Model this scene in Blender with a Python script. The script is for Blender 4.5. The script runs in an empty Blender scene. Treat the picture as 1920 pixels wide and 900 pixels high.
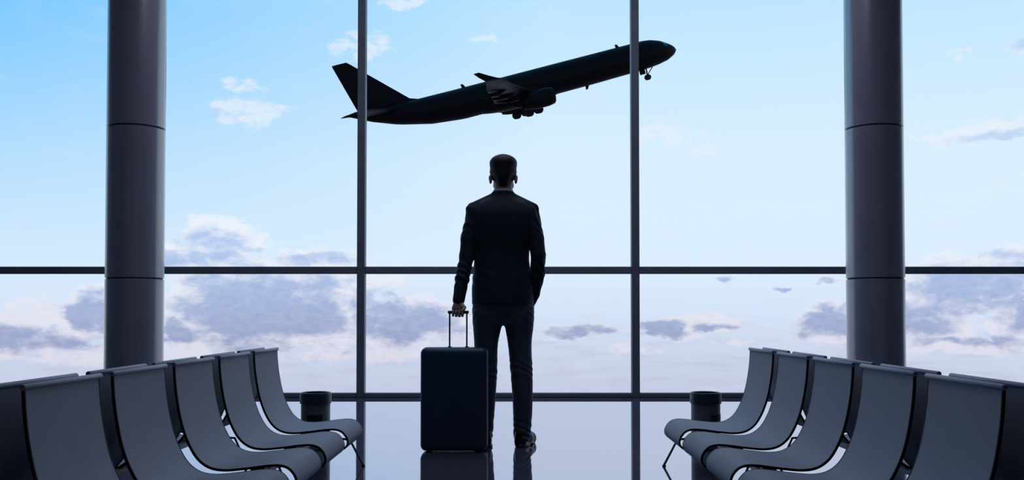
import bpy, bmesh, math, random
import numpy as np
from mathutils import Vector, Matrix
R = math.radians
PI = math.pi
S = bpy.context.scene
C = S.collection

# ------------------------------------------------------------------ camera
cam = bpy.data.cameras.new('camera')
cam.sensor_width = 36.0
cam.lens = 32.81
cam.shift_x = -3 / 1920
cam.shift_y = 92 / 1920
cam.clip_end = 2000
co = bpy.data.objects.new('camera', cam)
C.objects.link(co)
co.location = (0, 0, 0.87)
co.rotation_euler = (R(90 + 1.47), 0, 0)
S.camera = co

# ------------------------------------------------------------------ exposure
S.view_settings.view_transform = 'Standard'
S.view_settings.look = 'None'
S.view_settings.gamma = 1
S.view_settings.use_curve_mapping = False
S.view_settings.exposure = 0.0


# ------------------------------------------------------------------ added unseen fill light above the aisle, to brighten seats, columns and suitcase
la = bpy.data.lights.new('added_fill_light', 'AREA')
la.shape = 'RECTANGLE'
la.size, la.size_y = 1.6, 5.2
la.energy = 66
la.color = (.80, .83, 1.0)
lo = bpy.data.objects.new('added_fill_light', la)
C.objects.link(lo)
lo.location = (0, 6.4, 5.27)


def lin(r, g, b):
    f = lambda c: (c / 255 / 12.92) if c / 255 <= .04045 else ((c / 255 + .055) / 1.055) ** 2.4
    return (f(r), f(g), f(b), 1)


# ------------------------------------------------------------------ sky: a day sky with banks of cloud, by direction (degrees)
W = bpy.data.worlds.new('sky')
S.world = W
W.use_nodes = True
nt = W.node_tree
nt.nodes.clear()


def nd(tree, typ, **kw):
    n = tree.nodes.new(typ)
    for k, v in kw.items():
        setattr(n, k, v)
    return n


def setin(tree, n, i, v):
    if v is None:
        return
    if isinstance(v, bpy.types.NodeSocket):
        tree.links.new(v, n.inputs[i])
    else:
        n.inputs[i].default_value = v


def math_(op, a, b=None, c=None, clamp=False, tree=nt):
    n = nd(tree, 'ShaderNodeMath', operation=op, use_clamp=clamp)
    setin(tree, n, 0, a); setin(tree, n, 1, b); setin(tree, n, 2, c)
    return n.outputs[0]


def vmath(op, a, b=None, tree=nt, out=0):
    n = nd(tree, 'ShaderNodeVectorMath', operation=op)
    setin(tree, n, 0, a); setin(tree, n, 1, b)
    return n.outputs[out]


def maprange(v, a, b, c, d, interp='SMOOTHSTEP', tree=nt):
    n = nd(tree, 'ShaderNodeMapRange', interpolation_type=interp)
    for i, x in enumerate((v, a, b, c, d)):
        setin(tree, n, i, x)
    return n.outputs[0]


def mixc(f, a, b, tree=nt):
    n = nd(tree, 'ShaderNodeMix', data_type='RGBA')
    setin(tree, n, 0, f); setin(tree, n, 6, a); setin(tree, n, 7, b)
    return n.outputs[2]


def ramp(v, stops, tree=nt):
    n = nd(tree, 'ShaderNodeValToRGB')
    e = n.color_ramp.elements
    while len(e) > 1:
        e.remove(e[-1])
    e[0].position, e[0].color = stops[0]
    for p, c in stops[1:]:
        x = e.new(p)
        x.color = c
    setin(tree, n, 0, v)
    return n.outputs[0]


def noise(vec, scale, detail=6, rough=.55, dist=0.0, tree=nt, out=0):
    n = nd(tree, 'ShaderNodeTexNoise')
    setin(tree, n, 'Vector', vec)
    n.inputs['Scale'].default_value = scale
    n.inputs['Detail'].default_value = detail
    n.inputs['Roughness'].default_value = rough
    n.inputs['Distortion'].default_value = dist
    return n.outputs[out]


tc = nd(nt, 'ShaderNodeTexCoord')
sep = nd(nt, 'ShaderNodeSeparateXYZ')
nt.links.new(tc.outputs['Generated'], sep.inputs[0])
az = math_('MULTIPLY', math_('ARCTAN2', sep.outputs[0], sep.outputs[1]), 180 / PI)
el = math_('MULTIPLY', math_('ARCSINE', sep.outputs[2]), 180 / PI)
cmb = nd(nt, 'ShaderNodeCombineXYZ')
nt.links.new(az, cmb.inputs[0]); nt.links.new(el, cmb.inputs[1])
AE = cmb.outputs[0]
# clear sky by elevation: -30..60 degrees onto 0..1
t_el = maprange(el, -30, 60, 0, 1, 'LINEAR')
P = lambda e: (e + 30) / 90
SKY_STOPS = [(0.0, lin(120, 128, 150)), (P(-10), lin(178, 184, 212)), (P(-4.9), lin(198, 205, 227)), (P(-2.4), lin(206, 216, 237)),
             (P(0), lin(216, 230, 250)), (P(3), lin(223, 240, 254)), (P(9), lin(221, 241, 254)), (P(13), lin(210, 237, 255)),
             (P(18.5), lin(192, 231, 255)), (P(32), lin(140, 200, 250)), (1.0, lin(90, 155, 225))]
clear = ramp(t_el, SKY_STOPS)
# the sky is deeper blue towards the left, high up
lf = maprange(az, 2, -30, 0, 1, 'LINEAR')
uf = maprange(el, 1, 17, 0, 1, 'LINEAR')
blue_f = math_('MULTIPLY', lf, uf)
clear = mixc(blue_f, clear, lin(122, 202, 255))

# cloud banks: (az, el, half width, half height, strength)
BANKS = [
    (-15.5, .4, 5.6, 2.9, 1.0), (-11.0, -.2, 3.0, 2.3, .95), (-6.8, -.5, 4.6, 1.7, .9), (-13.0, 1.9, 5.5, 1.6, .72),
    (-17.6, 4.2, 2.6, 1.6, .85), (-20.0, 3.2, 2.6, 1.0, .75), (-12.0, 3.4, 2.6, .8, .62), (-9, 2.2, 3.2, 1.2, .5),
    (-26.6, -.8, 3.6, 1.5, .8), (-24.2, .1, 1.7, 1.5, .9), (-29.5, -1.3, 4.2, 1.2, .9), (-19.7, -.7, 1.7, 1.4, .8),
    (-22, -2.3, 7, .7, .6), (-8, -2.4, 7, .55, .5),
    (4.0, -1.15, 2.8, .5, .62), (7.2, -2.1, 1.6, .35, .5), (10.0, -.8, 2.2, .75, .9), (12.3, -.7, 1.8, .6, .7), (13.5, -1.9, 1.6, .3, .5),
    (18.7, -.5, 2.1, 1.25, .9), (19.6, -1.3, 2.6, .9, .8),
    (25.5, 1.5, 4.2, 1.7, 1.0), (23.8, -.6, 2.8, 1.7, .85), (28.9, -.6, 2.0, 1.9, .9), (26.2, -1.9, 4.5, .6, .7), (28.8, 2.9, 2.4, .8, .7),
    (16.2, 1.55, 1.0, .35, .5), (12.6, 2.0, 1.2, .28, .4), (18.5, 2.05, .8, .22, .42),
    (-15.8, 11.6, 2.6, 1.0, .46), (-16.2, 13.3, 1.4, .45, .42), (-9.3, 15.9, 2.0, 1.0, .42), (-6.8, 18.3, 1.8, .4, .42),
    (9.0, 10.7, 2.4, .8, .33), (12.0, 9.7, 1.2, .45, .38), (27.5, 9.8, 4.2, .7, .55), (26.0, 14.2, .9, .5, .3), (29.2, 14.5, 1.4, .8, .4),
    (25, 18.1, 3, .3, .42), (-1.5, 16.5, 1.8, .3, .27),
    (-45, 1, 9, 3, .9), (47, 1.5, 9, 3, .9), (-75, 3, 12, 4, .9), (80, 3, 12, 4, .9), (150, 4, 25, 5, .9), (-140, 4, 25, 5, .9)]
# the deep parts of the banks, where the cloud itself is thick and grey-blue
DEEP = [
    (-13.6, 1.3, 5.0, 1.3, .62), (-8.3, .5, 2.2, 1.2, .6), (-7.0, -.5, 4.0, 1.3, .62), (26, 1.0, 4.0, 1.7, .55),
    (-15.6, .3, 4.2, 2.3, 1.0), (-12.3, -.2, 2.6, 1.5, .9), (-6.5, -.7, 3.6, 1.1, .85), (-17.8, 3.6, 2.6, 1.5, .55), (-20.5, 3.0, 2.4, .8, .6),
    (-11.6, 3.3, 2.4, .6, .6), (-24.2, .0, 1.4, 1.3, .9), (-29.5, -1.4, 4.0, .8, .8), (-20.2, -.9, 1.5, .8, .8), (-25.5, -1.6, 2.6, .5, .6),
    (4.0, -1.2, 2.6, .4, .7), (9.3, -.9, 1.4, .55, 1.0), (12.0, -.95, 1.3, .25, .6), (18.5, -.6, 1.6, 1.0, .9), (20.5, .2, .9, .9, .8),
    (25.8, 1.6, 3.6, 1.2, .8), (23.4, -.4, 1.9, 1.2, .7), (29.0, .4, 1.6, 1.5, .8), (26.0, -1.5, 3.5, .35, .6), (28.8, 2.9, 2.0, .6, .5),
    (16.2, 1.55, .8, .3, .6), (18.5, 2.05, .7, .2, .6), (12.6, 2.0, 1.1, .22, .5), (28.2, 9.6, 3.0, .35, .5), (-17.5, 11.6, 1.0, .35, .45),
    (29.4, 14.4, 1.2, .5, .5),
    (-45, .6, 7, 2, .9), (47, 1, 7, 2, .9), (-75, 2, 9, 3, .9), (80, 2, 9, 3, .9)]
warp = noise(vmath('MULTIPLY', AE, (1.0, 1.5, 1)), .38, 5, .6, out=1)
AEw = vmath('ADD', AE, vmath('MULTIPLY', vmath('SUBTRACT', warp, (.5, .5, .5)), (4.2, 1.7, 0)))


def field(rows, src):
    acc = None
    for (a, e, ra, re, st) in rows:
        d = vmath('MULTIPLY', vmath('SUBTRACT', src, (a, e, 0)), (1 / ra, 1 / re, 0))
        m = maprange(vmath('LENGTH', d, out=1), 1.45, .25, 0, st)
        acc = m if acc is None else math_('MAXIMUM', acc, m)
    return acc


Dm = field(BANKS, AEw)
Dd = field(DEEP, AEw)
n1 = noise(vmath('MULTIPLY', AE, (1.0, 1.7, 1)), .95, 9, .62, .25)
n2 = noise(vmath('ADD', vmath('MULTIPLY', AE, (1.0, 2.0, 1)), (31, 7, 0)), .6, 8, .6, .2)
dens = maprange(math_('ADD', Dm, math_('MULTIPLY', math_('SUBTRACT', n1, .5), 1.45)), .15, .48, 0, 1)
dens = math_('MULTIPLY', dens, maprange(Dm, .02, .2, 0, 1))
deep = maprange(math_('ADD', Dd, math_('MULTIPLY', math_('SUBTRACT', n2, .5), 1.7)), .02, .74, 0, 1)
# cloud colours: bluish high up, mauve near the horizon
hi_c = mixc(maprange(el, -3, 4, 0, 1, 'LINEAR'), lin(223, 221, 235), lin(240, 244, 252))
lo_c = mixc(maprange(el, -2, 4, 0, 1, 'LINEAR'), lin(147, 158, 195), lin(172, 196, 238))
n5 = noise(vmath('MULTIPLY', AE, (1.0, 1.8, 1)), 1.6, 6, .6, .3)
cloud = mixc(math_('MULTIPLY', deep, maprange(n5, .35, .72, 1.0, .80, 'LINEAR')), hi_c, lo_c)
# faint haze streaks low down
n3 = noise(vmath('MULTIPLY', AE, (.35, 2.6, 1)), .8, 6, .6)
streak = math_('MULTIPLY', maprange(n3, .45, .7, 0, .55), maprange(el, 1.0, -3.0, 0, 1))
clear = mixc(streak, clear, lin(196, 194, 216))
n4 = noise(vmath('ADD', vmath('MULTIPLY', AE, (.5, 1.6, 1)), (5, 51, 0)), .6, 6, .6)
wisp = math_('MULTIPLY', maprange(n4, .5, .8, 0, .36), maprange(el, -6, -1, 1, .35))
clear = mixc(wisp, clear, lin(238, 232, 240))
skyc = mixc(math_('MULTIPLY', dens, maprange(el, 5, 9, .93, .62, 'LINEAR')), clear, cloud)
bg = nd(nt, 'ShaderNodeBackground')
bg.inputs['Strength'].default_value = 1.0
nt.links.new(skyc, bg.inputs[0])
wo = nd(nt, 'ShaderNodeOutputWorld')
nt.links.new(bg.outputs[0], wo.inputs[0])
W.cycles.sampling_method = 'MANUAL'
W.cycles.sample_map_resolution = 512


# ------------------------------------------------------------------ materials
def mat(name, rgb, rough=.5, metal=0.0, spec=.5, vary=.12, nscale=8.0, bump=0.0, bscale=200.0, sheen=0.0, coat=0.0, sheen_tint=None):
    m = bpy.data.materials.new(name)
    m.use_nodes = True
    t = m.node_tree
    b = t.nodes['Principled BSDF']
    tcn = nd(t, 'ShaderNodeTexCoord')
    c = tuple(rgb[:3]) + (1,)
    n = noise(tcn.outputs['Object'], nscale, 4, .6, tree=t)
    dark = tuple(x * (1 - vary) for x in c[:3]) + (1,)
    lite = tuple(min(1, x * (1 + vary)) for x in c[:3]) + (1,)
    t.links.new(mixc(maprange(n, .3, .7, 0, 1, tree=t), dark, lite, tree=t), b.inputs['Base Color'])
    t.links.new(maprange(n, .2, .8, max(0, rough - .05), rough + .05, tree=t), b.inputs['Roughness'])
    b.inputs['Metallic'].default_value = metal
    b.inputs['Specular IOR Level'].default_value = spec
    if sheen:
        b.inputs['Sheen Weight'].default_value = sheen
        b.inputs['Sheen Roughness'].default_value = .35
        if sheen_tint:
            b.inputs['Sheen Tint'].default_value = sheen_tint
    if coat:
        b.inputs['Coat Weight'].default_value = coat
        b.inputs['Coat Roughness'].default_value = .22
        b.inputs['Coat IOR'].default_value = 1.9
    if bump:
        bn = noise(tcn.outputs['Object'], bscale, 3, .6, tree=t)
        bp = nd(t, 'ShaderNodeBump')
        bp.inputs['Strength'].default_value = bump
        bp.inputs['Distance'].default_value = .01
        t.links.new(bn, bp.inputs['Height'])
        t.links.new(bp.outputs[0], b.inputs['Normal'])
    return m


M = {}
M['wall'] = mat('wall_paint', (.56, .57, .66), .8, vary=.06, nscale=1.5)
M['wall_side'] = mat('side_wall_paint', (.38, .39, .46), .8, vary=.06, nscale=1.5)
M['ceiling'] = mat('ceiling_paint', (.66, .67, .76), .8, vary=.05, nscale=1.5)
M['frame'] = mat('window_frame_metal', (.155, .18, .23), .45, spec=.4, vary=.08, nscale=6)
M['column'] = mat('column_cladding', (.23, .24, .31), .34, spec=.7, vary=.05, nscale=2, coat=1.0)
M['joint'] = mat('joint_shadow_gap', (.02, .02, .03), .7, vary=.1)
M['seat'] = mat('seat_metal', (.32, .35, .425), .6, spec=.16, vary=.05, nscale=5)
M['edge'] = mat('edge_shade_and_glide_rubber', (.008, .01, .016), .6, spec=.2)  # near-black stands in for shade on seat edges; also glide rubber
M['rail'] = mat('seat_rail_metal', (.36, .37, .48), .45, spec=.35, vary=.05)
M['steel'] = mat('beam_steel', (.05, .055, .075), .4, spec=.5)
M['chrome'] = mat('leg_steel', (.12, .13, .16), .3, metal=.4, spec=.5)
M['binlid'] = mat('bin_lid_plastic', (.035, .038, .055), .38, spec=.4)
M['bin'] = mat('bin_metal', (.14, .165, .18), .4, spec=.5)
M['binplate'] = mat('bin_plate', (.004, .005, .007), .5)
M['case'] = mat('suitcase_shell', (.018, .052, .100), .42, spec=.35, vary=.08, bump=.05, bscale=500)
M['case_black'] = mat('suitcase_black', (.004, .005, .007), .45)
M['suit'] = mat('suit_wool', (.015, .023, .038), .72, spec=.25, vary=.15, nscale=14, bump=.12, bscale=120, sheen=.4, sheen_tint=(.5, .7, 1, 1))
M['trouser'] = mat('trouser_wool', (.062, .086, .118), .72, spec=.25, vary=.15, nscale=14, bump=.12, bscale=120, sheen=.4, sheen_tint=(.5, .7, 1, 1))
M['skin'] = mat('skin', (.56, .39, .34), .5, spec=.4, vary=.08, nscale=30)
M['hair'] = mat('dark_hair', (.008, .007, .008), .55, spec=.35, vary=.3, nscale=90, bump=.35, bscale=260)
M['shirt'] = mat('shirt_cotton', (.75, .77, .82), .8, vary=.03)
M['shoe'] = mat('shoe_leather', (.006, .006, .008), .38, spec=.35, vary=.2)
M['plane'] = mat('backlit_airframe_black', (.0012, .0015, .003), .5, spec=.06, vary=.1, nscale=.4)  # backlit silhouette's darkness is put into the base colour
M['tyre'] = mat('tyre_rubber', (.003, .003, .004), .8, spec=.2)
M['planeglass'] = mat('cockpit_glass', (.002, .002, .004), .15, spec=.5)
g = bpy.data.materials.new('window_glass')
g.use_nodes = True
t = g.node_tree
t.nodes.clear()
tr = nd(t, 'ShaderNodeBsdfTransparent'); tr.inputs[0].default_value = (.985, .992, 1, 1)
gl = nd(t, 'ShaderNodeBsdfGlossy'); gl.inputs['Roughness'].default_value = .01
fr = nd(t, 'ShaderNodeFresnel'); fr.inputs[0].default_value = 1.06
ms = nd(t, 'ShaderNodeMixShader')
t.links.new(fr.outputs[0], ms.inputs[0]); t.links.new(tr.outputs[0], ms.inputs[1]); t.links.new(gl.outputs[0], ms.inputs[2])
ot = nd(t, 'ShaderNodeOutputMaterial'); t.links.new(ms.outputs[0], ot.inputs[0])
M['glass'] = g
g = bpy.data.materials.new('polished_floor')
g.use_nodes = True
t = g.node_tree
t.nodes.clear()
tcf = nd(t, 'ShaderNodeTexCoord')
fn = noise(tcf.outputs['Object'], .5, 4, .6, tree=t)
df = nd(t, 'ShaderNodeBsdfDiffuse')
t.links.new(mixc(maprange(fn, .3, .7, 0, 1, tree=t), (.15, .15, .22, 1), (.18, .175, .24, 1), tree=t), df.inputs[0])
gl = nd(t, 'ShaderNodeBsdfGlossy'); gl.inputs[0].default_value = (.90, .84, .95, 1)
t.links.new(maprange(fn, .2, .8, .02, .05, tree=t), gl.inputs['Roughness'])
lw = nd(t, 'ShaderNodeLayerWeight'); lw.inputs[0].default_value = .5
fac = maprange(lw.outputs['Facing'], .2, .9, .25, .77, 'LINEAR', tree=t)
ms = nd(t, 'ShaderNodeMixShader')
t.links.new(fac, ms.inputs[0]); t.links.new(df.outputs[0], ms.inputs[1]); t.links.new(gl.outputs[0], ms.inputs[2])
ot = nd(t, 'ShaderNodeOutputMaterial'); t.links.new(ms.outputs[0], ot.inputs[0])
M['floor'] = g


# ------------------------------------------------------------------ helpers
def link(name, me, m, parent=None):
    o = bpy.data.objects.new(name, me)
    C.objects.link(o)
    if m is not None and len(me.materials) == 0:
        me.materials.append(m)
    if parent is not None:
        o.parent = parent
    return o


def obj(name, bm, m, parent=None, smooth=0):
    bmesh.ops.recalc_face_normals(bm, faces=bm.faces[:])
    me = bpy.data.meshes.new(name)
    bm.to_mesh(me)
    bm.free()
    o = link(name, me, m, parent)
    if smooth:
        me.polygons.foreach_set('use_smooth', [True] * len(me.polygons))
        me.set_sharp_from_angle(angle=R(smooth))
    return o


def empty(name, loc=(0, 0, 0), rz=0):
    o = bpy.data.objects.new(name, None)
    o.empty_display_size = .1
    C.objects.link(o)
    o.location = loc
    o.rotation_euler = (0, 0, rz)
    return o


def tag(o, label, cat=None, group=None, kind=None):
    o['label'] = label
    if cat: o['category'] = cat
    if group: o['group'] = group
    if kind: o['kind'] = kind
    return o


def box(bm, x0, x1, y0, y1, z0, z1, bev=0, seg=2):
    r = bmesh.ops.create_cube(bm, size=1)
    for v in r['verts']:
        v.co = Vector(((x0 + x1) / 2 + v.co.x * (x1 - x0), (y0 + y1) / 2 + v.co.y * (y1 - y0), (z0 + z1) / 2 + v.co.z * (z1 - z0)))
    if bev:
        es = list({e for v in r['verts'] for e in v.link_edges})
        bmesh.ops.bevel(bm, geom=es, offset=bev, segments=seg, profile=.5, affect='EDGES')


def loft(bm, rings, cap=True, closed=False):
    vs = [[bm.verts.new(p) for p in r] for r in rings]
    n = len(rings[0])
    L = len(vs)
    for i in range(L if closed else L - 1):
        a, b = vs[i], vs[(i + 1) % L]
        for j in range(n):
            try:
                bm.faces.new((a[j], a[(j + 1) % n], b[(j + 1) % n], b[j]))
            except ValueError:
                pass
    if cap and not closed:
        bm.faces.new(vs[0][::-1]); bm.faces.new(vs[-1])
    return vs


def tube(bm, pts, r, n=12, cap=True):
    pts = [Vector(p) for p in pts]
    rs = r if isinstance(r, (list, tuple)) else [r] * len(pts)
    rings = []
    up = None
    for i, p in enumerate(pts):
        d = (pts[min(i + 1, len(pts) - 1)] - pts[max(i - 1, 0)]).normalized()
        if up is None:
            up = Vector((0, 0, 1)) if abs(d.z) < .9 else Vector((1, 0, 0))
        u = d.cross(up).normalized()
        w = u.cross(d).normalized()
        up = w
        rings.append([p + (u * math.cos(2 * PI * k / n) + w * math.sin(2 * PI * k / n)) * rs[i] for k in range(n)])
    loft(bm, rings, cap)


def lathe(bm, prof, n=48, cap=True, c=(0, 0)):
    loft(bm, [[Vector((c[0] + r * math.cos(2 * PI * k / n), c[1] + r * math.sin(2 * PI * k / n), z)) for k in range(n)] for r, z in prof], cap)


def struct(name, bm, m, parent=None, smooth=0):
    o = obj(name, bm, m, parent, smooth)
    if parent is None:
        o['kind'] = 'structure'
    return o


# ------------------------------------------------------------------ the hall: floor, walls, ceiling, window wall
XL, XR, YB, YW, ZC = -8.4, 8.4, -5.0, 9.64, 5.3
b = bmesh.new(); box(b, XL, XR, YB, YW + .12, -.15, 0); tag(struct('floor', b, M['floor']), 'glossy blue-grey polished floor of the departure hall', 'floor')
b = bmesh.new(); box(b, XL, XR, YB, YW + .12, ZC, ZC + .15); tag(struct('ceiling', b, M['ceiling']), 'dark ceiling of the departure hall', 'ceiling')
b = bmesh.new(); box(b, XL - .15, XL, YB, YW + .12, -.15, ZC + .15); struct('wall_left', b, M['wall_side'])
b = bmesh.new(); box(b, XR, XR + .15, YB, YW + .12, -.15, ZC + .15); struct('wall_right', b, M['wall_side'])
b = bmesh.new(); box(b, XL - .15, XR + .15, YB - .15, YB, -.15, ZC + .15); struct('wall_back', b, M['wall'])
MUL = [-8.36, -6.3, -3.93, -1.58, 1.262, 3.73, 6.3, 8.36]
b = bmesh.new(); box(b, XL, XR, YW, YW + .10, ZC - .25, ZC)
hd = struct('wall_front', b, M['frame'])
for x in MUL:
    b = bmesh.new(); box(b, x - .04, x + .04, YW - .01, YW + .11, 0, ZC - .25, .006, 1)
    obj('mullion', b, M['frame'], hd)
for i in range(len(MUL) - 1):
    x0, x1 = MUL[i] + .0395, MUL[i + 1] - .0395
    b = bmesh.new(); box(b, x0, x1, YW, YW + .10, 1.276, 1.35, .006, 1); obj('transom', b, M['frame'], hd)
    b = bmesh.new(); box(b, x0, x1, YW, YW + .10, 0, .044, .006, 1); obj('bottom_rail', b, M['frame'], hd)
k = 0
for i in range(len(MUL) - 1):
    x0, x1 = MUL[i] + .038, MUL[i + 1] - .038
    for z0, z1 in ((.042, 1.278), (1.348, ZC - .248)):
        k += 1
        b = bmesh.new(); box(b, x0, x1, YW + .045, YW + .057, z0, z1)
        struct('window_%d' % k, b, M['glass'])


def column(x, label):
    r = .2233
    o = empty('column', (x, 7.5, 0))
    tag(o, label, 'column', kind='structure')
    zs = [0, 1.145, 2.353, 3.56, ZC]
    for z0, z1 in zip(zs, zs[1:]):
        b = bmesh.new()
        lathe(b, [(r - .006, z0 + .004), (r, z0 + .008), (r, z1 - .008), (r - .006, z1 - .004)], 96)
        obj('cladding_ring', b, M['column'], o, 35)
    for z in zs[1:-1]:
        b = bmesh.new(); lathe(b, [(r - .012, z - .006), (r - .012, z + .006)], 64)
        obj('joint', b, M['joint'], o, 35)
    b = bmesh.new(); lathe(b, [(r - .02, 0), (r - .02, .006)], 64); obj('base_ring', b, M['joint'], o, 35)
    return o


column(-3.046, 'round grey column behind the left rows of seats')
column(2.908, 'round grey column behind the right rows of seats')


# ------------------------------------------------------------------ beam seating
def catmull(pts, n=6):
    out = []
    for i in range(len(pts) - 1):
        p0, p1, p2, p3 = pts[max(i - 1, 0)], pts[i], pts[i + 1], pts[min(i + 2, len(pts) - 1)]
        for j in range(n):
            t_ = j / n
            out.append(tuple(.5 * (2 * p1[a] + (p2[a] - p0[a]) * t_ + (2 * p0[a] - 5 * p1[a] + 4 * p2[a] - p3[a]) * t_ ** 2 + (3 * p1[a] - p0[a] - 3 * p2[a] + p3[a]) * t_ ** 3) for a in range(2)))
    out.append(pts[-1])
    return out


PROF = catmull([(.000, .657), (.006, .573), (.018, .490), (.036, .410), (.062, .340), (.098, .281), (.145, .246), (.205, .235), (.29, .2415),
                (.378, .2525), (.430, .254), (.466, .243), (.491, .217), (.502, .188), (.498, .164), (.480, .144)], 5)
SEAT_W, PITCH, FAR = .4734, .5845, 5.4515


def strip(bm, prof, sx, y0, y1, th, off=0.0):
    """a bent sheet: the profile thickened along its normal, extruded from y0 to y1"""
    n = len(prof)
    nor = []
    for i in range(n):
        a, c = prof[max(i - 1, 0)], prof[min(i + 1, n - 1)]
        d = Vector((c[0] - a[0], c[1] - a[1])).normalized()
        nor.append((d.y, -d.x))          # towards the back / underside
    rings = []
    for i in range(n):
        (x, z), (u, w) = prof[i], nor[i]
        A = (x + u * off, z + w * off); B = (x + u * (off + th), z + w * (off + th))
        rings.append([Vector((sx * A[0], y0, A[1])), Vector((sx * A[0], y1, A[1])), Vector((sx * B[0], y1, B[1])), Vector((sx * B[0], y0, B[1]))])
    loft(bm, rings)


def bench(x_back, sx, label, dy=0.0, group=None):
    root = empty('beam_bench', (x_back, FAR - 2.5 * PITCH, 0))
    tag(root, label, 'bench', group)
    oy = root.location.y
    for k in range(5):
        y1 = FAR - k * PITCH - oy + dy
        y0 = y1 - SEAT_W
        b = bmesh.new(); strip(b, PROF, sx, y0 + .004, y1 - .004, .007)
        s = obj('seat', b, M['seat'], root, 40)
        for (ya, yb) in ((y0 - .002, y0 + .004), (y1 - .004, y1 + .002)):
            b = bmesh.new(); strip(b, PROF, sx, ya, yb, .010, -.001)  # thin black strips paint in the shade on the sheet's side edges
            obj('edge_shade_strip', b, M['edge'], s, 40)
        # top rail, a hollow tube
        b = bmesh.new()
        zc, xc, ro, ri = .6605, -.001, .0094, .0064
        ring = lambda y, r: [Vector((sx * xc + r * math.cos(2 * PI * q / 16), y, zc + r * math.sin(2 * PI * q / 16))) for q in range(16)]
        loft(b, [ring(y0 - .006, ri), ring(y0 - .010, ri), ring(y0 - .012, ro - .001), ring(y0 - .010, ro), ring(y1 + .010, ro), ring(y1 + .012, ro - .001), ring(y1 + .010, ri), ring(y1 + .006, ri)])
        obj('top_rail', b, M['rail'], s, 40)
        # bracket that carries the pan on the beam
        b = bmesh.new(); ym = (y0 + y1) / 2
        xs = sorted((sx * .20, sx * .36))
        box(b, xs[0], xs[1], ym - .03, ym + .03, .215, .226)
        xs = sorted((sx * .25, sx * .31))
        box(b, xs[0], xs[1], ym - .02, ym + .02, .19, .218)
        obj('seat_bracket', b, M['steel'], root)
    ya, yb = FAR - oy + dy - .04, FAR - 4 * PITCH - SEAT_W - oy + dy + .04
    b = bmesh.new(); xs = sorted((sx * .25, sx * .31)); box(b, xs[0], xs[1], yb, ya, .165, .192, .005)
    obj('beam', b, M['steel'], root)
    for yl in (5.32 - oy + dy, 2.78 - oy + dy):
        for (xa, za, xf) in ((.45, .17, .526), (.12, .17, .05)):
            b = bmesh.new(); tube(b, [(sx * .28, yl, .172), (sx * xa, yl, .150 if xa > .3 else .16), (sx * xf, yl, .008)], .0068, 12)
            lg = obj('leg', b, M['chrome'], root, 40)
            b = bmesh.new(); lathe(b, [(.010, 0), (.011, .004), (.009, .009)], 16, c=(sx * xf, yl)); obj('foot_glide', b, M['edge'], lg, 40)
    return root


bench(-1.38, 1, 'left row of five grey metal beam seats facing the aisle and the suitcase')
bench(1.38, -1, 'right row of five grey metal beam seats facing the aisle and the man')
bench(-1.463, -1, 'grey beam seats turned away, back to back behind the left aisle row')
bench(1.463, 1, 'grey beam seats turned away, back to back behind the right aisle row')


# ------------------------------------------------------------------ litter bins
def litter_bin(x, rz, label):
    o = empty('litter_bin', (x, 6.0, 0), rz)
    tag(o, label, 'bin')
    b = bmesh.new(); lathe(b, [(.086, 0), (.092, .006), (.092, .292), (.088, .296)], 64)
    body = obj('body', b, M['bin'], o, 35)
    b = bmesh.new(); lathe(b, [(.093, .29), (.0995, .293), (.0995, .352), (.0965, .3605), (.090, .3625), (.084, .360), (.080, .345), (.078, .325)], 64)
    obj('lid', b, M['binlid'], o, 35)
    b = bmesh.new()
    rings = []
    for q in range(13):
        a = -PI / 2 + R(-31 + 62 * q / 12)
        rings.append([Vector((r * math.cos(a), r * math.sin(a), z)) for r, z in ((.0915, .185), (.0945, .185), (.0945, .226), (.0915, .226))])
    loft(b, rings)
    obj('slot_plate', b, M['binplate'], o, 35)
    b = bmesh.new(); lathe(b, [(.089, 0), (.094, .002), (.094, .012), (.0925, .014)], 64); obj('base_ring', b, M['binlid'], o, 35)
    return o


litter_bin(-1.269, R(8), 'round dark litter bin past the far end of the left seats')
litter_bin(1.231, R(42), 'round dark litter bin past the far end of the right seats')


# ------------------------------------------------------------------ suitcase
sc_ = empty('suitcase', (-.373, 5.93, 0))
tag(sc_, 'upright dark navy wheeled suitcase held by the man at its pulled-out handle', 'suitcase')
b = bmesh.new(); box(b, -.210, .210, -.10, .10, .008, .652, .036, 6)
shell = obj('shell', b, M['case'], sc_, 60)
b = bmesh.new()
rr, hx, z0, z1 = .036, .2105, .0075, .6525
loop = []
for cx_, cz_, a0 in ((hx - rr, z1 - rr, 0), (-hx + rr, z1 - rr, 90), (-hx + rr, z0 + rr, 180), (hx - rr, z0 + rr, 270)):
    for q in range(7):
        a = R(a0 + 15 * q)
        loop.append((cx_ + rr * math.cos(a), cz_ + rr * math.sin(a), math.cos(a), math.sin(a)))
rings = [[Vector((x + nx * d, y, z + nz * d)) for d, y in ((-.003, -.006), (.0012, -.005), (.0012, .005), (-.003, .006))] for x, z, nx, nz in loop]
loft(b, rings, closed=True)
obj('zip_seam', b, M['case_black'], shell, 40)
for x in (-.037, .073):
    b = bmesh.new(); tube(b, [(x, .06, .62), (x, .06, .868)], .0052, 12); obj('handle_rod', b, M['case_black'], sc_, 40)
    b = bmesh.new(); box(b, x - .013, x + .013, .045, .075, .650, .656, .003); obj('handle_socket', b, M['case_black'], shell)
b = bmesh.new(); tube(b, [(-.049, .06, .872), (-.044, .06, .8745), (-.03, .06, .875), (.066, .06, .875), (.080, .06, .8745), (.085, .06, .872)], [.006, .011, .0105, .0105, .011, .006], 16)
obj('grip', b, M['case_black'], sc_, 40)
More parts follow.
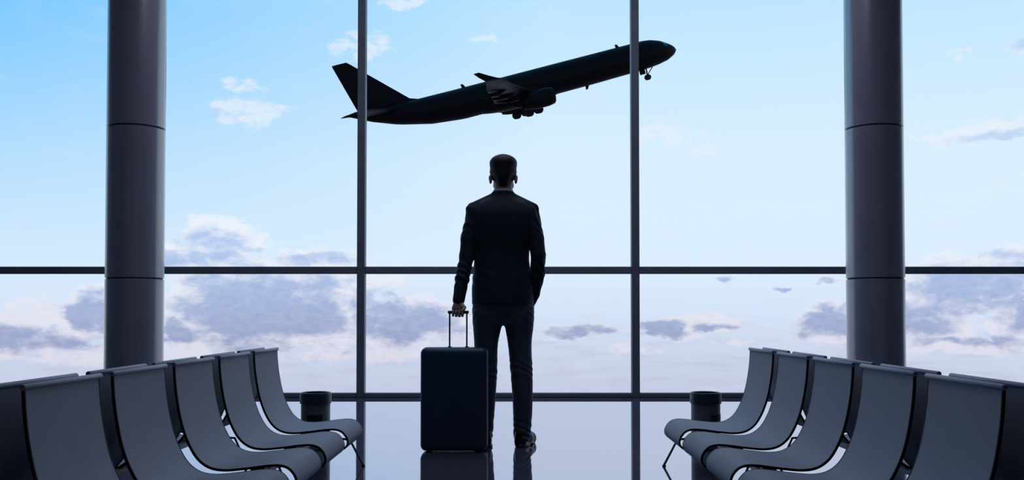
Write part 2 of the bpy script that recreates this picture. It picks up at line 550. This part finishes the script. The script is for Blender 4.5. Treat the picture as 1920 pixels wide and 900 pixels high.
for x in (-.16, .16):
    for y in (-.062, .062):
        b = bmesh.new(); tube(b, [(x - .011, y, .0165), (x + .011, y, .0165)], .0165, 16); obj('wheel', b, M['case_black'], sc_, 40)


# ------------------------------------------------------------------ the man: continuous surfaces grown from a field
def hermite(x, xp, fp):
    xp = np.asarray(xp, float); fp = np.asarray(fp, float)
    m = np.gradient(fp, xp)
    x = np.clip(x, xp[0], xp[-1])
    i = np.clip(np.searchsorted(xp, x) - 1, 0, len(xp) - 2)
    h = xp[i + 1] - xp[i]
    u = (x - xp[i]) / h
    return (2 * u ** 3 - 3 * u ** 2 + 1) * fp[i] + (u ** 3 - 2 * u ** 2 + u) * h * m[i] + (-2 * u ** 3 + 3 * u ** 2) * fp[i + 1] + (u ** 3 - u ** 2) * h * m[i + 1]


class Field:
    def __init__(s, xs, ys, zs):
        s.ax = [np.asarray(a, float) for a in (xs, ys, zs)]
        s.F = np.full([len(a) for a in s.ax], 1.0, np.float32)

    def sub(s, lo, hi):
        sl = tuple(slice(max(0, np.searchsorted(a, l) - 1), np.searchsorted(a, h) + 1) for a, l, h in zip(s.ax, lo, hi))
        g = [a[q].astype(np.float32) for a, q in zip(s.ax, sl)]
        return sl, g[0][:, None, None], g[1][None, :, None], g[2][None, None, :]

    def join(s, sl, d, k):
        a = s.F[sl]
        if k > 0:
            h = np.clip(.5 + .5 * (a - d) / k, 0, 1)
            s.F[sl] = a * (1 - h) + d * h - k * h * (1 - h)
        else:
            s.F[sl] = np.minimum(a, d)

    def cap(s, a, b, ra, rb, k=.01, sub=False):
        a = np.array(a, float); b = np.array(b, float)
        mg = max(ra, rb) + .05
        sl, X, Y, Z = s.sub(np.minimum(a, b) - mg, np.maximum(a, b) + mg)
        ba = b - a
        t_ = np.clip(((X - a[0]) * ba[0] + (Y - a[1]) * ba[1] + (Z - a[2]) * ba[2]) / max(1e-9, ba @ ba), 0, 1)
        d = np.sqrt((X - a[0] - t_ * ba[0]) ** 2 + (Y - a[1] - t_ * ba[1]) ** 2 + (Z - a[2] - t_ * ba[2]) ** 2) - (ra + (rb - ra) * t_)
        if sub:
            h = np.clip(.5 - .5 * (s.F[sl] + d) / k, 0, 1)
            s.F[sl] = s.F[sl] * (1 - h) - d * h + k * h * (1 - h)
        else:
            s.join(sl, d, k)

    def chain(s, pts, rs, k=.01):
        for i in range(len(pts) - 1):
            s.cap(pts[i], pts[i + 1], rs[i], rs[i + 1], k)

    def ell(s, c, r, k=.01, sub=False):
        c = np.array(c, float); r = np.array(r, float)
        sl, X, Y, Z = s.sub(c - r - .05, c + r + .05)
        q = np.sqrt(((X - c[0]) / r[0]) ** 2 + ((Y - c[1]) / r[1]) ** 2 + ((Z - c[2]) / r[2]) ** 2)
        q2 = np.sqrt(((X - c[0]) / r[0] ** 2) ** 2 + ((Y - c[1]) / r[1] ** 2) ** 2 + ((Z - c[2]) / r[2] ** 2) ** 2)
        d = q * (q - 1) / np.maximum(q2, 1e-6)
        if sub:
            h = np.clip(.5 - .5 * (s.F[sl] + d) / k, 0, 1)
            s.F[sl] = s.F[sl] * (1 - h) - d * h + k * h * (1 - h)
        else:
            s.join(sl, d, k)

    def stack(s, z, cx, hw, cy, hd, k=.02, n=2.3, rc=.0):
        z = np.array(z, float)
        cx, hw, cy, hd = [np.broadcast_to(np.array(v, float), z.shape) for v in (cx, hw, cy, hd)]
        lo = (min(cx - hw) - .05, min(cy - hd) - .05, z[0] - .05); hi = (max(cx + hw) + .05, max(cy + hd) + .05, z[-1] + .05)
        sl, X, Y, Z = s.sub(lo, hi)
        f = lambda v: hermite(Z.ravel(), z, v).astype(np.float32)[None, None, :]
        A, B, CX, CY = f(hw), f(hd), f(cx), f(cy)
        q = (np.abs((X - CX) / A) ** n + np.abs((Y - CY) / B) ** n) ** (1 / n)
        d = (q - 1) * np.minimum(A, B)
        e = np.maximum(Z - z[-1], z[0] - Z) + rc
        dd = np.maximum(d + rc, e)
        if rc > 0:
            dd = np.minimum(dd, 0) + np.sqrt(np.maximum(d + rc, 0) ** 2 + np.maximum(e, 0) ** 2) - rc
        s.join(sl, dd, k)

    def mesh(s, name, parent, m):
        F = s.F
        xs, ys, zs = s.ax
        sg = F < 0
        nx, ny, nz = F.shape
        c = [sg[i:nx - 1 + i, j:ny - 1 + j, l:nz - 1 + l] for i in (0, 1) for j in (0, 1) for l in (0, 1)]
        allc = np.logical_and.reduce(c); anyc = np.logical_or.reduce(c)
        act = anyc & ~allc
        idx = np.full(act.shape, -1, np.int64)
        ii, jj, ll = np.nonzero(act)
        idx[ii, jj, ll] = np.arange(len(ii))
        P_ = np.zeros((len(ii), 3)); cnt = np.zeros(len(ii))
        cor = [(i, j, l) for i in (0, 1) for j in (0, 1) for l in (0, 1)]
        for a in range(8):
            for b_ in range(a + 1, 8):
                A, B = cor[a], cor[b_]
                if sum(abs(p - q) for p, q in zip(A, B)) != 1:
                    continue
                fa = F[ii + A[0], jj + A[1], ll + A[2]].astype(float); fb = F[ii + B[0], jj + B[1], ll + B[2]].astype(float)
                w = (fa < 0) != (fb < 0)
                t_ = np.where(w, fa / np.where(w, fa - fb, 1), 0)
                pa = np.stack([xs[ii + A[0]], ys[jj + A[1]], zs[ll + A[2]]], 1); pb = np.stack([xs[ii + B[0]], ys[jj + B[1]], zs[ll + B[2]]], 1)
                P_ += np.where(w[:, None], pa + (pb - pa) * t_[:, None], 0); cnt += w
        P_ /= cnt[:, None]
        faces = []
        for ax in range(3):
            a0 = [slice(None)] * 3; a1 = [slice(None)] * 3
            a0[ax] = slice(0, -1); a1[ax] = slice(1, None)
            u, v = [q for q in range(3) if q != ax]
            for q in (u, v):
                a0[q] = slice(1, -1); a1[q] = slice(1, -1)
            s0, s1 = sg[tuple(a0)], sg[tuple(a1)]
            e = np.argwhere(s0 != s1)
            if not len(e):
                continue
            fl = s0[tuple(e.T)]
            base = e.copy(); base[:, u] += 1; base[:, v] += 1
            g_ = lambda du, dv: idx[tuple((base + np.array([(-1 if (q == u and du) or (q == v and dv) else 0) for q in range(3)])).T)]
            qd = np.stack([g_(0, 0), g_(1, 0), g_(1, 1), g_(0, 1)], 1)
            flip = fl if ax != 1 else ~fl
            qd[flip] = qd[flip][:, ::-1]
            faces.append(qd)
        fc = np.concatenate(faces)
        fc = fc[(fc >= 0).all(1)]
        me = bpy.data.meshes.new(name)
        me.from_pydata(P_.tolist(), [], fc.tolist())
        me.validate()
        bm = bmesh.new(); bm.from_mesh(me)
        bmesh.ops.recalc_face_normals(bm, faces=bm.faces[:])
        for _ in range(2):
            bmesh.ops.smooth_vert(bm, verts=bm.verts[:], factor=.35, use_axis_x=True, use_axis_y=True, use_axis_z=True)
        bm.to_mesh(me); bm.free()
        me.polygons.foreach_set('use_smooth', [True] * len(me.polygons))
        return link(name, me, m, parent)


def axis(lo, hi, step, fine=()):
    """a grid axis with finer spacing inside the given spans"""
    v = [lo]
    while v[-1] < hi:
        st = step
        for a, c, f_ in fine:
            if a - step <= v[-1] < c:
                st = min(st, f_)
        v.append(v[-1] + st)
    return np.array(v)


PX, PY = -.0665, 6.15
# body, with head, face, ears, arms, two five-fingered hands and legs, in one surface
B_ = Field(axis(-.37, .31, .007, ((-.34, -.235, .0024), (-.1, .1, .004))), axis(-.19, .33, .007, ((-.165, -.09, .0024), (.08, .16, .003))),
           axis(-.01, 1.94, .008, ((.84, .96, .0024), (1.66, 1.93, .004))))
B_.stack([.80, .88, .96, 1.06, 1.2, 1.36, 1.5, 1.57, 1.62], [-.005, -.005, -.007, -.012, -.018, -.012, -.007, -.003, 0],
         [.13, .158, .165, .155, .142, .158, .158, .11, .06], [0, 0, 0, 0, 0, 0, -.01, -.01, -.005], [.08, .10, .105, .095, .088, .1, .098, .075, .055], .03, 2.2)
B_.cap((0, -.01, 1.56), (-.002, .012, 1.76), .060, .056, .03)
B_.ell((-.002, .018, 1.812), (.077, .098, .094), .02)
B_.ell((-.002, .055, 1.752), (.061, .072, .082), .03)
B_.cap((-.014, .104, 1.692), (.012, .104, 1.692), .020, .020, .02)
for q in (-1, 1):
    B_.cap((q * .045, .04, 1.715), (q * .018, .1, 1.694), .022, .018, .02)
    B_.ell((q * .030, .117, 1.793), (.017, .016, .011), .008, sub=True)
    B_.ell((q * .030, .104, 1.792), (.013, .013, .011), .004)
    B_.cap((q * .012, .116, 1.812), (q * .046, .100, 1.810), .006, .006, .008)
    B_.ell((q * .034, .100, 1.752), (.02, .018, .018), .02)
    B_.ell((q * .0835 - .002, .005, 1.753), (.011, .02, .031), .006)
    B_.ell((q * .0885 - .002, .004, 1.765), (.008, .021, .018), .005)
B_.cap((-.002, .121, 1.795), (-.002, .140, 1.760), .008, .012, .012)
B_.ell((-.002, .132, 1.757), (.017, .012, .009), .008)
B_.ell((-.002, .122, 1.727), (.024, .010, .006), .004)
B_.ell((-.002, .120, 1.716), (.020, .011, .007), .004)
# arms
B_.chain([(-.165, 0, 1.53), (-.236, -.04, 1.245), (-.287, -.112, .975)], [.054, .036, .025], .02)
B_.chain([(.160, 0, 1.53), (.225, -.05, 1.25), (.190, .03, .985)], [.054, .036, .025], .02)
# left hand, palm back, closed round the grip
by, bz = 5.99 - PY, .875
wr = (-.287, by + .036, .952)
B_.cap((-.287, by + .04, .975), wr, .025, .023, .01)
FX = [(-.3215, .0078, .0), (-.3020, .0088, -.002), (-.2820, .0092, -.003), (-.2622, .0088, -.001)]
for i, (fx, r, dz) in enumerate(FX):
    kn = (fx, by + .027, bz + .026 + dz)
    B_.cap((wr[0] + (fx + .292) * .45, wr[1] - .002, wr[2] - .01), kn, .0175, r + .0035, .008)
for i, (fx, r, dz) in enumerate(FX):
    kn = (fx, by + .027, bz + .026 + dz)
    B_.chain([kn, (fx, by + .0215, bz - .010 + dz), (fx, by - .002, bz - .0215 + dz), (fx, by - .0205, bz - .008 + dz * .5), (fx, by - .0185, bz + .008)],
             [r + .002, r + .0005, r, r - .0006, r - .0012], .0015)
B_.chain([(-.272, by + .03, .928), (-.249, by + .006, .905), (-.252, by - .014, .893), (-.266, by - .022, .889)], [.015, .0115, .0095, .008], .003)
# right hand, in the trouser pocket
B_.cap((.190, .03, .985), (.182, .045, .93), .026, .027, .012)
for i in range(4):
    B_.chain([(.168 + .004 * i, .018 + .017 * i, .90), (.163, .02 + .017 * i, .865), (.158, .018 + .017 * i, .835)], [.0115, .0095, .008], .002)
B_.chain([(.19, .07, .93), (.178, .088, .90), (.168, .092, .875)], [.014, .011, .009], .003)
# legs and feet
B_.chain([(-.09, 0, .90), (-.114, .01, .5), (-.127, -.015, .09)], [.084, .054, .037], .03)
B_.chain([(.085, 0, .90), (.118, .01, .5), (.122, -.015, .09)], [.084, .054, .037], .03)
for q, x in ((-1, -.127), (1, .122)):
    B_.chain([(x, -.035, .045), (x + q * .02, .09, .042), (x + q * .04, .18, .032)], [.03, .032, .024], .02)
    B_.cap((x, -.02, .09), (x, -.03, .05), .037, .033, .02)
man = B_.mesh('person', None, M['skin'])
man.location = (PX, PY, 0)
tag(man, 'person in dark suit seen from behind, gripping the suitcase handle, other hand in pocket', 'person')
del B_

# hair: short back and sides
H_ = Field(axis(-.12, .12, .004), axis(-.12, .16, .004), axis(1.68, 1.95, .004))
H_.ell((-.002, .012, 1.816), (.087, .108, .098), .01)
H_.ell((-.002, .005, 1.862), (.090, .098, .056), .02)
H_.cap((-.002, -.045, 1.77), (-.002, -.028, 1.728), .052, .040, .02)
for q in (-1, 1):
    H_.cap((q * .066 - .002, .0, 1.80), (q * .062 - .002, -.012, 1.755), .02, .012, .015)
sl, X, Y, Z = H_.sub((-1, -1, 0), (1, 1, 3))
cut = np.maximum((Y - .055) - np.maximum(0, (Z - 1.825)) * 1.6, 0 * X - 1)      # face left free
H_.F[sl] = np.maximum(H_.F[sl], cut)
H_.F[sl] += .0016 * np.sin(X * 260 + 2 * np.sin(Z * 90)) * np.sin(Z * 140 + Y * 170)
H_.mesh('hair', man, M['hair'])
del H_

# shirt collar showing above the jacket
b = bmesh.new()
rings = []
for z, rx, ry in ((1.60, .074, .070), (1.66, .068, .064), (1.679, .0655, .062), (1.679, .0625, .059), (1.66, .0625, .059), (1.60, .066, .063)):
    rings.append([Vector((rx * math.cos(2 * PI * k_ / 40) - .002, .0 + ry * math.sin(2 * PI * k_ / 40) + .002, z - .010 * math.sin(2 * PI * k_ / 40))) for k_ in range(40)])
loft(b, rings, closed=True)
obj('shirt_collar', b, M['shirt'], man, 50)
# shirt cuff at the left wrist
b = bmesh.new(); tube(b, [(-.281, -.092, 1.03), (-.287, by + .05, .966)], [.034, .0335], 24)
obj('shirt_cuff', b, M['shirt'], man, 50)

# jacket
J_ = Field(axis(-.36, .31, .005), axis(-.22, .20, .005), axis(.88, 1.72, .005))
J_.stack([.925, 1.0, 1.1, 1.2, 1.26, 1.36, 1.48, 1.55, 1.60, 1.63],
         [-.004, -.006, -.010, -.012, -.012, -.009, -.009, -.008, -.006, -.004],
         [.204, .203, .193, .183, .182, .187, .190, .185, .150, .09],
         [.004, .003, 0, 0, 0, -.002, -.006, -.008, -.006, -.004], [.150, .146, .133, .122, .120, .128, .130, .118, .095, .075], .01, 2.35, .006)
for q in (-1, 1):
    J_.cap((q * .07 - .004, -.004, 1.612), (q * .205 - .007, -.004, 1.560), .046, .035, .02)
J_.stack([1.58, 1.62, 1.65, 1.674], -.003, [.100, .082, .073, .070], [-.004, -.003, 0, .002], [.088, .078, .070, .067], .02, 2.1, .004)
J_.chain([(-.178, -.002, 1.53), (-.226, -.022, 1.36), (-.240, -.042, 1.245), (-.268, -.085, 1.09), (-.2885, by + .044, .955)], [.066, .055, .0475, .044, .0395], .012)
J_.chain([(.166, -.002, 1.53), (.212, -.03, 1.36), (.2275, -.052, 1.25), (.222, -.028, 1.12), (.197, .02, 1.0), (.180, .035, .955)], [.066, .055, .0485, .047, .044, .040], .006)
sl, X, Y, Z = J_.sub((-1, -1, 0), (1, 1, 3))
# seam, vent and drape
J_.F[sl] += .0045 * np.exp(-((X + .012) / .006) ** 2) * (Y < -.02) * (Z < 1.56) * (.35 + .65 * (Z < 1.14))
arm = np.clip((np.abs(X + .01) - .185) / .03, 0, 1)
wv = np.sin((Z * .8 + X * .9 + Y * 1.1) * 88 + 2.2 * np.sin(Z * 23 + Y * 9)) * np.clip(np.sin(Z * 17 + 1.1) * .6 + .6, 0, 1)
J_.F[sl] += .0036 * arm * wv
J_.F[sl] += .0012 * (1 - arm) * np.sin((X * .8 + Z * .9) * 60 + 3 * np.sin(Z * 11)) * np.clip((1.30 - Z) / .2, 0, 1)
# open the right cuff and the gap between arm and side
jk = J_.mesh('jacket', man, M['suit'])
del J_

# trousers
T_ = Field(axis(-.24, .24, .005), axis(-.17, .19, .005), axis(.01, 1.12, .005))
zz = [.035, .125, .2645, .4745, .6845, .80, .90, 1.0]
for cxs in ([-.127, -.125, -.120, -.114, -.1135, -.105, -.098, -.095], [.121, .124, .126, .119, .106, .102, .094, .088]):
    T_.stack(zz, cxs, [.052, .0585, .0645, .0725, .080, .096, .101, .098], [-.006, -.006, -.006, 0, .004, .0, -.004, -.004],
             [.078, .076, .078, .082, .092, .104, .112, .110], .02, 2.2, .004)
T_.stack([.80, .88, .96, 1.09], [-.002, -.002, -.003, -.01], [.170, .188, .180, .150], [-.002] * 4, [.098, .116, .112, .09], .03, 2.4, .004)
T_.cap((.172, .03, .97), (.160, .04, .86), .034, .03, .02)
sl, X, Y, Z = T_.sub((-1, -1, 0), (1, 1, 3))
wv = np.sin((Z + Y * .5 + np.abs(X) * .3) * 120 + 2 * np.sin(Z * 31 + X * 20))
T_.F[sl] += (.0035 * np.clip((.24 - Z) / .18, 0, 1) + .0022 * np.exp(-((Z - .5) / .07) ** 2) + .0010 * np.clip((Z - .72) / .1, 0, 1)) * wv
T_.mesh('trousers', man, M['trouser'])
del T_

# shoes
for q, x in ((-1, -.127), (1, .122)):
    Sh = Field(axis(-.09, .12, .004), axis(-.12, .26, .004), axis(-.012, .13, .004))
    Sh.stack([.0, .012, .04, .07, .1], [0, 0, 0, 0, 0], [.034, .036, .037, .036, .034], [-.035] * 5, [.046, .048, .048, .046, .042], .02, 2.2, .003)
    Sh.chain([(0, -.02, .04), (.006, .07, .042), (.012, .15, .032), (.012, .20, .024)], [.036, .043, .038, .022], .03)
    Sh.stack([.0, .016], .008, .046, .06, .155, .004, 2.6, .003)
    sl, X, Y, Z = Sh.sub((-1, -1, -1), (1, 1, 1))
    Sh.F[sl] = np.maximum(Sh.F[sl], -Z + 0 * X)
    Sh.F[sl] = np.maximum(Sh.F[sl], -np.maximum(np.maximum(Z - .011, np.abs(Y - .045) - .028), np.abs(X) - 1))
    s_ = Sh.mesh('shoe', man, M['shoe'])
    s_.location = (x, -.01, .001)
    s_.rotation_euler = (0, 0, -q * R(16))
    del Sh

# ------------------------------------------------------------------ airliner climbing out, real size, 164 m off
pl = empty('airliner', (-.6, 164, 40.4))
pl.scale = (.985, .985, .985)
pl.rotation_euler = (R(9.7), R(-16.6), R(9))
tag(pl, 'passenger jet coloured as a backlit silhouette, climbing in the sky with its wheels down', 'airplane')
TOP = [(32.24, -.62), (31.9, -.05), (31.4, .42), (30.5, 1.02), (29.2, 1.72), (27.5, 2.24), (26.1, 2.40), (21.3, 2.40), (6, 2.40), (-10, 2.40), (-16.6, 2.45), (-22, 2.72), (-27.2, 3.0), (-29.0, 2.75)]
BOT = [(32.24, -.70), (31.9, -1.15), (31.4, -1.55), (30.2, -2.1), (28.35, -2.46), (26.6, -2.64), (24, -2.75), (15, -2.9), (5, -2.95), (-3.3, -3.0), (-9.4, -3.0), (-15.2, -2.4), (-21, -1.05), (-25.6, .65), (-29.0, 2.35)]
fx_ = np.unique(np.concatenate([np.linspace(-29, 26, 45), np.linspace(26, 32.24, 16)]))
ev = lambda tab, x: float(np.interp(x, [p[0] for p in sorted(tab)], [p[1] for p in sorted(tab)]))
b = bmesh.new()
rings = []
for x in fx_:
    a, c = ev(TOP, x), ev(BOT, x)
    m_, h_ = (a + c) / 2, max(.03, (a - c) / 2)
    w_ = min(2.75, h_ * 1.02)
    rings.append([Vector((x, w_ * math.cos(2 * PI * q / 40), m_ + h_ * math.sin(2 * PI * q / 40))) for q in range(40)])
loft(b, rings)
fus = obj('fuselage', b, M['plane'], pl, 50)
# belly fairing
b = bmesh.new()
rings = []
for i in range(17):
    u = i / 16
    x = -8.5 + 19 * u
    s_ = math.sin(PI * u) ** .5 if 0 < u < 1 else .05
    rings.append([Vector((x, 3.0 * s_ * math.cos(2 * PI * q / 24), -1.75 - .15 + 1.75 * s_ * math.sin(2 * PI * q / 24))) for q in range(24)])
loft(b, rings)
obj('belly_fairing', b, M['plane'], fus, 50)


def foil(bm, secs, vertical=False):
    """lofted aerofoil sections: (leading x, spanwise y, height z, chord, thickness ratio)"""
    rings = []
    for (xl, y, z, ch, th) in secs:
        up, dn = [], []
        for q in range(11):
            u = .5 - .5 * math.cos(PI * q / 10)
            tk = 5 * th * ch * (.2969 * math.sqrt(u) - .126 * u - .3516 * u * u + .2843 * u ** 3 - .1015 * u ** 4)
            up.append((xl - u * ch, tk)); dn.append((xl - u * ch, -tk))
        pts = up + dn[-2:0:-1]
        rings.append([Vector((x, y + k_ if vertical else y, z if vertical else z + k_)) for x, k_ in pts])
    loft(bm, rings)


for q in (-1, 1):
    b = bmesh.new()
    foil(b, [(7.5, q * 1.5, -2.1, 11.0, .13), (6.2, q * 2.9, -1.95, 10.2, .13), (.9, q * 10.0, -1.05, 6.4, .11), (-3.6, q * 20, .35, 4.4, .10), (-6.6, q * 27.6, 1.35, 2.6, .10),
             (-7.6, q * 28.6, 1.6, 2.0, .09), (-8.9, q * 29.2, 2.2, 1.5, .08), (-10.2, q * 29.5, 2.9, .9, .08)])
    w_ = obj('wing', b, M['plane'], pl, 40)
    for yy, xx in ((6.5, -2.2), (12.5, -5.0), (18, -7.8)):
        b = bmesh.new(); zc = -1.5 + .13 * (yy - 6)
        tube(b, [(xx + 3.6, q * yy, zc - .15), (xx + 2, q * yy, zc - .5), (xx, q * yy, zc - .55), (xx - 2.2, q * yy, zc - .2)], [.05, .32, .3, .04], 10)
        obj('flap_fairing', b, M['plane'], w_, 50)
    # engine under the wing
    b = bmesh.new()
    prof = [(4.9, .95), (5.15, 1.22), (5.0, 1.40), (4.0, 1.58), (2.0, 1.58), (.2, 1.32), (-.6, 1.1), (-.5, .98), (0, .95)]
    ey, ez = q * 9.3, -2.95
    loft(b, [[Vector((x, ey + r * math.cos(2 * PI * k_ / 32), ez + r * math.sin(2 * PI * k_ / 32))) for k_ in range(32)] for x, r in prof])
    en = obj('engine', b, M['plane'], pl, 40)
    b = bmesh.new(); loft(b, [[Vector((x, ey + r * math.cos(2 * PI * k_ / 24), ez + r * math.sin(2 * PI * k_ / 24))) for k_ in range(24)] for x, r in ((.3, .75), (-.8, .7), (-1.7, .42), (-2.3, .08))])
    obj('exhaust_cone', b, M['plane'], en, 40)
    b = bmesh.new(); loft(b, [[Vector((x, ey + r * math.cos(2 * PI * k_ / 24), ez + r * math.sin(2 * PI * k_ / 24))) for k_ in range(24)] for x, r in ((4.95, .97), (4.4, .95), (4.45, .3), (4.9, .03))], cap=True)
    obj('fan', b, M['tyre'], en, 40)
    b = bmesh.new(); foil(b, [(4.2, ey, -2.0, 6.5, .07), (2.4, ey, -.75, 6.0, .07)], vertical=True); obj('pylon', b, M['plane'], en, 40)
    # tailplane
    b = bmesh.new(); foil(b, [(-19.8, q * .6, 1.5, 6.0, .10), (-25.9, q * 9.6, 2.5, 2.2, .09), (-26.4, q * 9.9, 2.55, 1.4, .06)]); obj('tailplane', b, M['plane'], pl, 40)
    # main gear bogie
    g_ = bmesh.new(); gx, gy, gz = 2.0, q * 5.3, -4.75
    tube(g_, [(gx, gy * .92, -1.9), (gx, gy, gz + .1)], .24, 12)
    tube(g_, [(gx + 1.0, gy, gz + .05), (gx - 1.0, gy, gz - .05)], .16, 10)
    tube(g_, [(gx + 1.6, gy * .9, -2.0), (gx + .1, gy, gz + .9)], .11, 8)
    mg = obj('main_gear', g_, M['plane'], pl, 40)
    for dx in (-.88, .88):
        for dy_ in (-.7, .7):
            b = bmesh.new(); y_ = gy + dy_
            rings = [[Vector((gx + dx + r * math.cos(2 * PI * k_ / 24), y_ + yo, gz + dx * .06 + r * math.sin(2 * PI * k_ / 24))) for k_ in range(24)] for yo, r in ((-.22, .3), (-.24, .58), (-.15, .70), (.15, .70), (.24, .58), (.22, .3))]
            loft(b, rings); obj('wheel', b, M['tyre'], mg, 40)
# fin
b = bmesh.new()
foil(b, [(-15.8, 0, 2.25, 11.4, .085), (-17.9, 0, 2.9, 9.4, .085), (-26.5, 0, 11.1, 2.9, .08), (-26.9, 0, 11.4, 2.5, .05)], vertical=True)
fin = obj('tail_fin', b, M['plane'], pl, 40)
# tail cone outlet, antennas
b = bmesh.new(); tube(b, [(-28.6, 0, 2.5), (-29.4, 0, 2.55), (-30.4, 0, 2.5)], [.28, .2, .05], 12); obj('tail_cone', b, M['plane'], fus, 40)
for (x, z0, z1) in ((21.4, 2.3, 2.95), (-8.0, 2.3, 3.0), (14.2, -2.75, -3.5)):
    b = bmesh.new(); foil(b, [(x + .3, 0, z0, .75, .12), (x - .15, 0, z1, .4, .12)], vertical=True); obj('antenna', b, M['plane'], fus)
# cockpit windows
b = bmesh.new()
rings = []
for i in range(9):
    a = PI / 2 + R(-62 + 124 * i / 8)
    row = []
    for x in (30.35, 29.55):
        t0, c0 = ev(TOP, x), ev(BOT, x)
        m_, h_ = (t0 + c0) / 2, (t0 - c0) / 2
        for e_ in (.02, -.03):
            row.append(Vector((x, (h_ * 1.02 + e_) * math.cos(a), m_ + (h_ + e_) * math.sin(a))))
    rings.append([row[0], row[1], row[3], row[2]])
loft(b, rings); obj('cockpit_window', b, M['planeglass'], fus, 40)
# nose gear
g_ = bmesh.new()
tube(g_, [(25.75, 0, -2.4), (25.7, 0, -4.15)], .13, 10); tube(g_, [(27.2, 0, -2.4), (25.75, 0, -3.8)], .09, 8); tube(g_, [(25.7, -.42, -4.2), (25.7, .42, -4.2)], .09, 8)
ng = obj('nose_gear', g_, M['plane'], pl, 40)
for dy_ in (-.36, .36):
    b = bmesh.new()
    loft(b, [[Vector((25.7 + r * math.cos(2 * PI * k_ / 20), dy_ + yo, -4.2 + r * math.sin(2 * PI * k_ / 20))) for k_ in range(20)] for yo, r in ((-.14, .2), (-.15, .42), (-.09, .52), (.09, .52), (.15, .42), (.14, .2))])
    obj('wheel', b, M['tyre'], ng, 40)
b = bmesh.new(); box(b, 24.1, 25.2, -.75, -.70, -3.5, -2.55); obj('gear_door', b, M['plane'], ng)

S.cycles.max_bounces = 10
S.cycles.diffuse_bounces = 5
S.cycles.glossy_bounces = 5
S.cycles.transparent_max_bounces = 16
S.cycles.sample_clamp_indirect = 6
S.cycles.caustics_reflective = False
